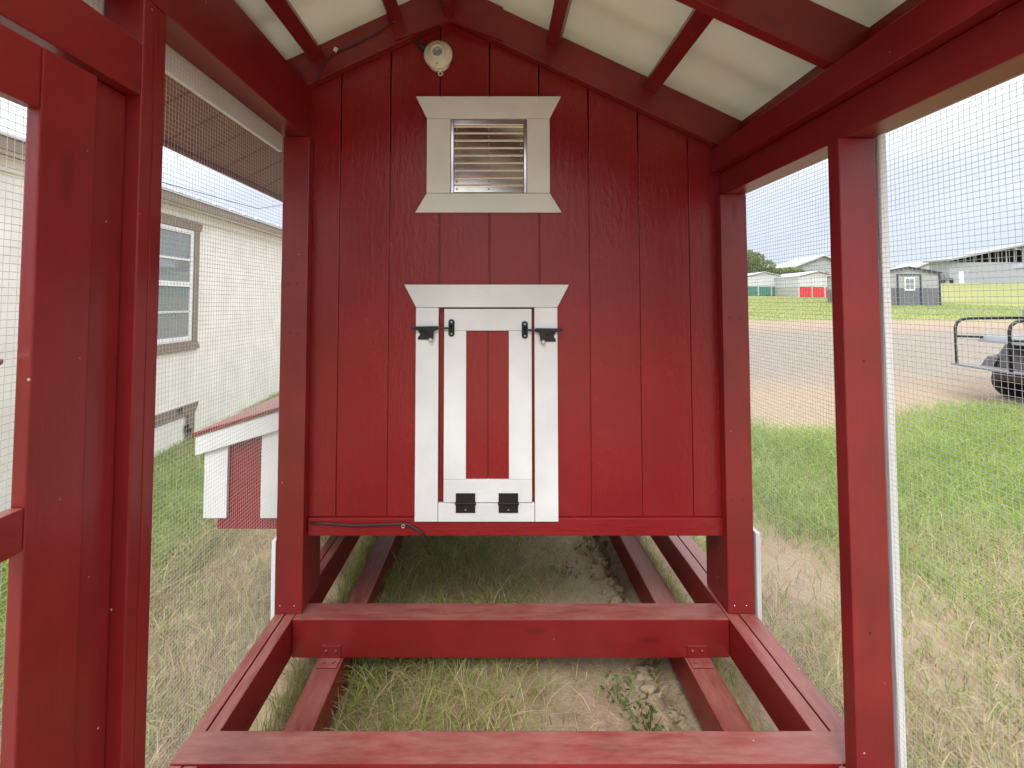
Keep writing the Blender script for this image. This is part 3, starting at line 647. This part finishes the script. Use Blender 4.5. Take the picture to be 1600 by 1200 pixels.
# big open-eaved barn
by = 98; bz = terrain(0, by); bx0 = atY(1484, 430, by).x; ea = 4.6
barn = thing('metal_barn', 'large pale grey metal barn with dark open band under its roof', 'barn', (bx0 + 17, by + 10, bz))
bw = 34; xm = bx0 + bw / 2; bap = ea + 17 * .2
board('wall', bx0, bx0 + bw, by, by + .2, bz - .3, bz + ea - .4, 'x', 'barn_wall', barn, 0)
board('side_wall', bx0, bx0 + .2, by + .2, by + 4.6, bz - .3, bz + ea, 'y', 'barn_wall', barn, 0)
for k in range(int(bw / 1.65) + 1):
    xk = bx0 + k * 1.65; zt = bz + bap - abs(xk - xm) * .2
    if zt - (bz + ea) > -.1: board('eave_post', xk, xk + .2, by + .02, by + .18, bz + ea - .4, zt, 'z', 'barn_wall', barn, 0)
prism('inner_shade', [(bx0 + .3, bz), (bx0 + bw - .3, bz), (bx0 + bw - .3, bz + ea), (xm, bz + bap - .5), (bx0 + .3, bz + ea)], by + 4.2, by + 4.3, 'dark_gap', barn, 'xz')  # near-black sheet stands in for the shade inside the barn
for sg in (1, -1):
    xe = xm + sg * (bw / 2 + .8); ze = bz + ea - .8 * .2
    prism('roof_slope', [(xm + sg * .01, bz + bap), (xe, ze), (xe, ze + .35), (xm + sg * .01, bz + bap + .35)], by - 1.2, by + 5.2, 'barn_roof', barn, 'xz')
board('door', bx0 + 1.7, bx0 + 2.8, by - .05, by - .01, bz - .1, bz + 2.3, 'z', 'vinyl_white', barn, 0)
# further buildings
def far_building(nm, label, px0, px1, Yf, eave, apex, mat, depth=7):
    x0 = atY(px0, 430, Yf).x; x1 = atY(px1, 430, Yf).x; z0 = terrain(0, Yf); xm = (x0 + x1) / 2
    s = thing(nm, label, 'building', (xm, Yf + depth / 2, z0))
    prism('wall', [(x0, z0 - .5), (x1, z0 - .5), (x1, z0 + eave), (xm, z0 + apex - .1), (x0, z0 + eave)], Yf, Yf + depth, mat, s, 'xz')
    for sg in (1, -1):
        xe = x1 + .4 if sg > 0 else x0 - .4
        prism('roof_slope', [(xm + sg * .01, z0 + apex), (xe, z0 + eave), (xe, z0 + eave + .25), (xm + sg * .01, z0 + apex + .25)], Yf - .6, Yf + depth + .6, 'shed_white', s, 'xz')
    for k in range(3):
        a = x0 + (x1 - x0) * (.15 + .28 * k); board('door', a, a + (x1 - x0) * .16, Yf - .06, Yf - .01, z0 + .2, z0 + eave * .75, 'x', 'grey_metal', s, 0)
    return s
far_building('far_warehouse', 'low grey warehouse with white roof behind the red panelled shed', 1242, 1330, 84, 3.0, 5.0, 'barn_wall')
far_building('far_workshop', 'pale gabled workshop beside the large metal barn', 1425, 1482, 118, 3.2, 5.0, 'tan_metal')
# parked truck by the barn
ty = 90; tx = atY(1480, 436, ty).x; tz = terrain(0, ty)
tr = thing('parked_truck', 'dark pickup truck parked beside the large metal barn', 'truck', (tx, ty, tz))
prism('body', [(tx - 1.25, tz + .45), (tx + 1.25, tz + .45), (tx + 1.25, tz + 1.0), (tx + .5, tz + 1.05), (tx + .3, tz + 1.6), (tx - .5, tz + 1.6), (tx - .6, tz + 1.0), (tx - 1.25, tz + 1.0)], ty, ty + 1.8, 'grey_metal', tr, 'xz', .05)
board('side_window', tx - .42, tx + .25, ty - .02, ty - .005, tz + 1.12, tz + 1.5, 'x', 'glass', tr, 0)
for dx in (-.8, .8): mesh_obj('wheel', lathe_bm([(.25, 0), (.36, .02), (.36, .22), (.25, .24)], 20), 'rubber', tr, Matrix.Translation((tx + dx, ty + .1, tz + .36)) @ Matrix.Rotation(R(90), 4, 'X'))

# golf cart: rear foot platform and grab bars face the run
gcx, gcy = 6.62, 6.6; gcz = terrain(gcx, gcy)
cart = thing('golf_cart', 'grey golf cart with black grab bars and rear foot platform on the gravel', 'golf cart', (gcx + 1.3, gcy, gcz), R(-9))
CM = Matrix.Translation((gcx, gcy, gcz)) @ Matrix.Rotation(R(-9), 4, 'Z')      # local +X = forward
def cpart(nm, bm, mat, sm=False, par=None): return mesh_obj(nm, bm, mat, par or cart, CM, sm)
def cprism(nm, pts, y0, y1, mat, bev=.01, par=None): return prism(nm, pts, y0, y1, mat, par or cart, 'xz', bev, CM)
cprism('foot_platform', [(-.12, .47), (.55, .40), (.55, .435), (-.12, .495)], -.46, .46, 'cart_deck', .006)
cprism('chassis', [(.35, .30), (2.5, .26), (2.5, .40), (.9, .43), (.35, .40)], -.40, .40, 'cart_body', .02)
cprism('rear_body', [(.42, .44), (1.3, .44), (1.35, .78), (.62, .80), (.50, .62)], -.50, .50, 'cart_body', .03)
cprism('seat', [(.25, .80), (.85, .82), (.85, .90), (.30, .90)], -.52, .52, 'cart_seat', .03)
cprism('seat_back', [(.86, .86), (.98, .86), (.93, 1.28), (.84, 1.28)], -.52, .52, 'cart_seat', .03)
cprism('seat', [(1.0, .82), (1.55, .80), (1.55, .90), (1.0, .90)], -.52, .52, 'cart_seat', .03)
cprism('front_cowl', [(1.9, .42), (2.75, .42), (2.75, .60), (2.45, .85), (2.15, .95), (2.1, .5), (1.9, .46)], -.55, .55, 'cart_body', .04)
for sy in (.44, -.44):
    pts = [(-.05, sy, .48), (-.05, sy, 1.0), (-.03, sy, 1.07), (.03, sy, 1.12), (.12, sy, 1.135), (.9, sy, 1.15)]
    bar = cpart('grab_bar', tube_bm(pts, .02, 10), 'black_metal', True)
    cpart('cross_bar', tube_bm([(-.05, sy, .88), (.32, sy, .87)], .016, 8), 'black_metal', True, bar)
for sx in (.72, 2.35):
    for sy in (.52, -.52):
        prof = [(.10, -.085), (.15, -.09), (.235, -.075), (.25, -.04), (.25, .04), (.235, .075), (.15, .09), (.10, .085)]
        wh = mesh_obj('wheel', lathe_bm(prof, 28), 'rubber', cart, CM @ Matrix.Translation((sx, sy, .25)) @ Matrix.Rotation(R(90), 4, 'X'), True)
        mesh_obj('rim', lathe_bm([(.13, -.07), (.13, .07), (.10, .06), (.04, .075)], 20), 'cart_deck', wh, CM @ Matrix.Translation((sx, sy, .25)) @ Matrix.Rotation(R(90), 4, 'X'), True)
        if sx < 1: cprism('fender', [(sx - .36, .42), (sx - .26, .58), (sx, .64), (sx + .26, .58), (sx + .34, .42), (sx + .3, .42), (sx + .22, .53), (sx, .58), (sx - .22, .53), (sx - .31, .42)], sy - .1, sy + .1, 'cart_body', .008)
for sx, sy in ((1.0, .5), (1.0, -.5), (2.2, .5), (2.2, -.5)): cpart('roof_strut', tube_bm([(sx, sy, .9), (sx + (.05 if sx < 2 else -.2), sy, 1.85)], .018, 8), 'black_metal', True)
cprism('canopy', [(.75, 1.85), (2.2, 1.85), (2.15, 1.91), (.8, 1.91)], -.56, .56, 'cart_seat', .02)

# trees and hedge on the skyline
def tree(label, x, y, h, rad, n, nm='leafy_tree', cat='tree', grp='trees on the skyline'):
    z0 = terrain(x, y); tr_ = thing(nm, label, cat, (x, y, z0), 0, grp)
    bm = tube_bm([(x, y, z0 - .2), (x + .1, y, z0 + h * .3), (x - .05, y, z0 + h * .6)], [.28, .2, .1], 8)
    for k in range(5):
        a = k * 1.3; tube_bm([(x, y, z0 + h * (.28 + .05 * k)), (x + math.cos(a) * rad * .6, y + math.sin(a) * rad * .6, z0 + h * (.5 + .07 * k))], [.1, .04], 6, bm)
    mesh_obj('trunk', bm, 'bark', tr_)
    cl = [(rng.normal(0, .45, 3)) for _ in range(16)]; P = []
    for k in range(n):
        c = cl[k % 16]; d = rng.normal(0, 1, 3); d /= np.linalg.norm(d); p = c * .8 + d * .42 * rng.uniform(.3, 1) ** .4
        P.append((x + p[0] * rad, y + p[1] * rad, z0 + h * .56 + p[2] * h * .42))
    P = np.array(P); P[:, 2] = np.maximum(P[:, 2], z0 + .1 * h); leaves(P, .42, 'tree_leaf', tr_, 'crown')
def leaves(P, size, mat, parent, nm):
    n = len(P); u = rng.normal(0, 1, (n, 3)); u /= np.linalg.norm(u, axis=1)[:, None]; v = np.cross(u, rng.normal(0, 1, (n, 3))); v /= np.linalg.norm(v, axis=1)[:, None]
    s = size * rng.uniform(.5, 1.2, (n, 1)); V = np.concatenate([P - u * s * .6, P + v * s * .3, P + u * s * .6, P - v * s * .3]); i = np.arange(n)
    return np_mesh(nm, V, np.stack([i, i + n, i + 2 * n, i + 3 * n], -1), mat, parent)
def tpos(px, Yt): return atY(px, 430, Yt).x
tree('tall leafy tree rising behind the green panelled shed', tpos(1168, 84), 84, 6.5, 3.4, 6000)
tree('leafy tree rising behind the low grey warehouse', tpos(1300, 112), 112, 7.4, 3.6, 5000)
for px, Yt, hh, lab in ((1212, 80, 3.4, 'low rounded bush between the green shed and the taller tree'), (1234, 82, 3.0, 'low rounded bush in the gap between green and red sheds')):
    tree(lab, tpos(px, Yt), Yt, hh, 2.2, 3000, 'bush', 'bush', 'bushes behind the sheds')

# ================================================================== GRASS AND WEEDS
def grass(name, label, x, y, h, lean, width, cols, grp=None):
    n = len(x); z = np.array([terrain(a, b_) for a, b_ in zip(x, y)]) + bumpz(x, y) * np.exp(-np.maximum(0, np.hypot(x, y - 2) - 5) / 3) - .004
    a = rng.uniform(0, 2 * math.pi, n); ln = lean * rng.uniform(.2, 1.4, n) * h; dx, dy = np.cos(a), np.sin(a)
    b1 = rng.uniform(0, 2 * math.pi, n); wx, wy = np.cos(b1) * width / 2, np.sin(b1) * width / 2
    base = np.stack([x, y, z], -1); W = np.stack([wx, wy, np.zeros(n)], -1)
    def at(s, q): return base + np.stack([dx * ln * q, dy * ln * q, h * s], -1)
    m1 = at(.55, .25); m2 = at(.85, .65); tp = at(.92, 1.15)
    V = np.concatenate([base - W, base + W, m1 - W * .85, m1 + W * .85, m2 - W * .55, m2 + W * .55, tp - W * .1, tp + W * .1]); i = np.arange(n)
    Fq = np.concatenate([np.stack([i + k * n, i + (k + 1) * n, i + (k + 3) * n, i + (k + 2) * n], -1) for k in (0, 2, 4)])
    col = np.concatenate([np.concatenate([cols, np.ones((n, 1))], 1)] * 8)
    o = np_mesh(name, V, Fq, 'blade', None, col); o['kind'] = 'stuff'; tag(o, label, 'grass'); return o
GREEN = np.array([[.20, .31, .05], [.27, .38, .07], [.15, .24, .045], [.32, .40, .11]]); STRAW = np.array([[.52, .43, .24], [.40, .32, .16], [.56, .48, .29], [.32, .25, .13]])
def cols(n, fg):
    k = rng.integers(0, 4, n); g_ = rng.random(n) < fg
    return np.where(g_[:, None], GREEN[k] * 1.3, STRAW[k] * 1.22) * rng.uniform(.75, 1.2, (n, 1))
def patchn(x, y, s=1.0, ph=0):
    return .5 + .25 * np.sin(2.1 * x * s + 1.7 * y * s + ph) + .25 * np.sin(3.7 * y * s - 2.9 * x * s + 1 + ph)
def scatter(n, x0, x1, y0, y1, keep):
    x = rng.uniform(x0, x1, n); y = rng.uniform(y0, y1, n); k = rng.random(n) < keep(x, y); return x[k], y[k]
# under the coop, thick on the left, thin on the right
x, y = scatter(36000, -.56, .70, 1.0, 3.6, lambda x, y: np.clip(.95 - 1.05 * (x + .45), .10, 1) * (.35 + .65 * patchn(x, y, 3)))
grass('tall_grass', 'thin green and straw grass growing inside the coop base frame', x, y, rng.uniform(.03, .12, len(x)) * np.clip(1.1 - .6 * (x + .4), .4, 1.2), 1.7, .0032, cols(len(x), .42))
x, y = scatter(2500, -.80, -.66, 1.2, 3.6, lambda x, y: .8 + 0 * x); x2, y2 = scatter(900, .81, .92, 1.2, 3.6, lambda x, y: .7 + 0 * x); x = np.r_[x, x2]; y = np.r_[y, y2]
grass('tall_grass', 'narrow strips of grass between the red rails and runners', x, y, rng.uniform(.04, .13, len(x)), .8, .003, cols(len(x), .6))
# left strip towards the house
x, y = scatter(120000, -3.2, -.9, .4, 8, lambda x, y: np.where(x < -1.7, .95, .45 + .4 * patchn(x, y, 2)) * np.clip(1.3 - y / 8, .3, 1))
fg = np.clip((-1.45 - x) * 1.6, .22, .92)
k = rng.random(len(x)) < fg; cc = np.where(k[:, None], cols(len(x), 1), cols(len(x), 0))
grass('tall_grass', 'dry straw and green grass between the left mesh and the cream house', x, y, rng.uniform(.04, .13, len(x)) * np.where(x < -2.7, .6, np.where(x < -1.6, 1.4, .7)), 1.4, .004, cc)
# right side: green swathe with bare patches, straw close by
def keepR(x, y):
    bare = np.exp(-(((x - 1.62) / .42) ** 2 + ((y - 2.75) / .75) ** 2)) + np.exp(-(((x - 3.1) / .5) ** 2 + ((y - 2.6) / .25) ** 2)) * .8
    return np.clip(1.15 - 1.25 * bare, .03, 1) * np.clip((6.1 + .5 * np.sin(1.3 * x) - y) * .9, 0, 1) * (.45 + .55 * patchn(x, y, 1.4))
x, y = scatter(240000, 1.02, 7.5, .5, 6.8, keepR)
fg = np.clip(.42 + .45 * (y - 2.2) + .1 * np.sin(4 * x), .25, .95); k = rng.random(len(x)) < fg; cc = np.where(k[:, None], cols(len(x), 1), cols(len(x), 0))
grass('tall_grass', 'lush green grass with bare tan patches beyond the right mesh', x, y, rng.uniform(.05, .15, len(x)) * np.clip(.55 + .25 * (y - 1.5), .5, 1.25), 1.3, .0045, cc)
# lawn beyond the gravel
x, y = scatter(60000, 6, 34, 20.5, 50, lambda x, y: np.clip(1.5 - y / 45, .3, 1) * (x < y * 1.2))
grass('lawn_grass', 'short mown yellow green lawn beyond the gravel track', x, y, rng.uniform(.05, .10, len(x)), .6, .02, cols(len(x), .8))
# broad-leaved weeds along the right runner
for i, (wx_, wy_, hh, n_) in enumerate(((.52, 1.72, .10, 70), (.60, 1.55, .08, 50), (.45, 1.83, .07, 40), (.36, 2.6, .07, 40), (.55, 2.9, .08, 45))):
    wt = thing('weed', ['leafy green weed sprouting beside the right runner, between both base beams', 'small leafy weed against the right runner by the front base beam', 'low weed sprouting just in front of the rear base beam',
        'low leafy weed on bare soil under the coop floor', 'leafy weed in front of the crumbled soil under the coop'][i], 'weed', (wx_, wy_, gz(wx_, wy_)))
    P = np.stack([rng.normal(wx_, .04, n_), rng.normal(wy_, .04, n_), gz(wx_, wy_) + rng.uniform(.01, hh, n_)], -1); leaves(P, .022, 'weed_leaf', wt, 'leaves')
    bm = bmesh.new()
    for p in P[::5]: tube_bm([(wx_ + (p[0] - wx_) * .3, wy_ + (p[1] - wy_) * .3, gz(wx_, wy_) - .005), tuple(p)], [.0015, .001], 5, bm)
    mesh_obj('stems', bm, 'weed_leaf', wt)

# crumbled soil along the right runner
V = []; Fc = []
for k in range(150):
    yk = rng.uniform(1.42, 3.4); xk = rng.normal(.615, .035) if rng.random() < .75 else rng.uniform(-.2, .65); rk = rng.uniform(.006, .028) * (1 if xk > .52 else .5)
    bm = bmesh.new(); bmesh.ops.create_icosphere(bm, subdivisions=2, radius=rk)
    b0 = len(V); zk = gz(xk, yk)
    for v_ in bm.verts:
        j_ = 1 + .35 * math.sin(v_.co.x * 190 + k) * math.sin(v_.co.y * 230 + 2 * k) + rng.normal(0, .10); V.append((xk + v_.co.x * j_ * 1.2, yk + v_.co.y * j_, zk + v_.co.z * j_ * .75 + rk * .2))
    Fc += [[b0 + v_.index for v_ in f.verts] for f in bm.faces]; bm.free()
cl = np_mesh('soil_clods', V, Fc, 'ground_soil', None, None, 3); cl['kind'] = 'stuff'; tag(cl, 'crumbled brown soil clods lying beside the right runner', 'soil')
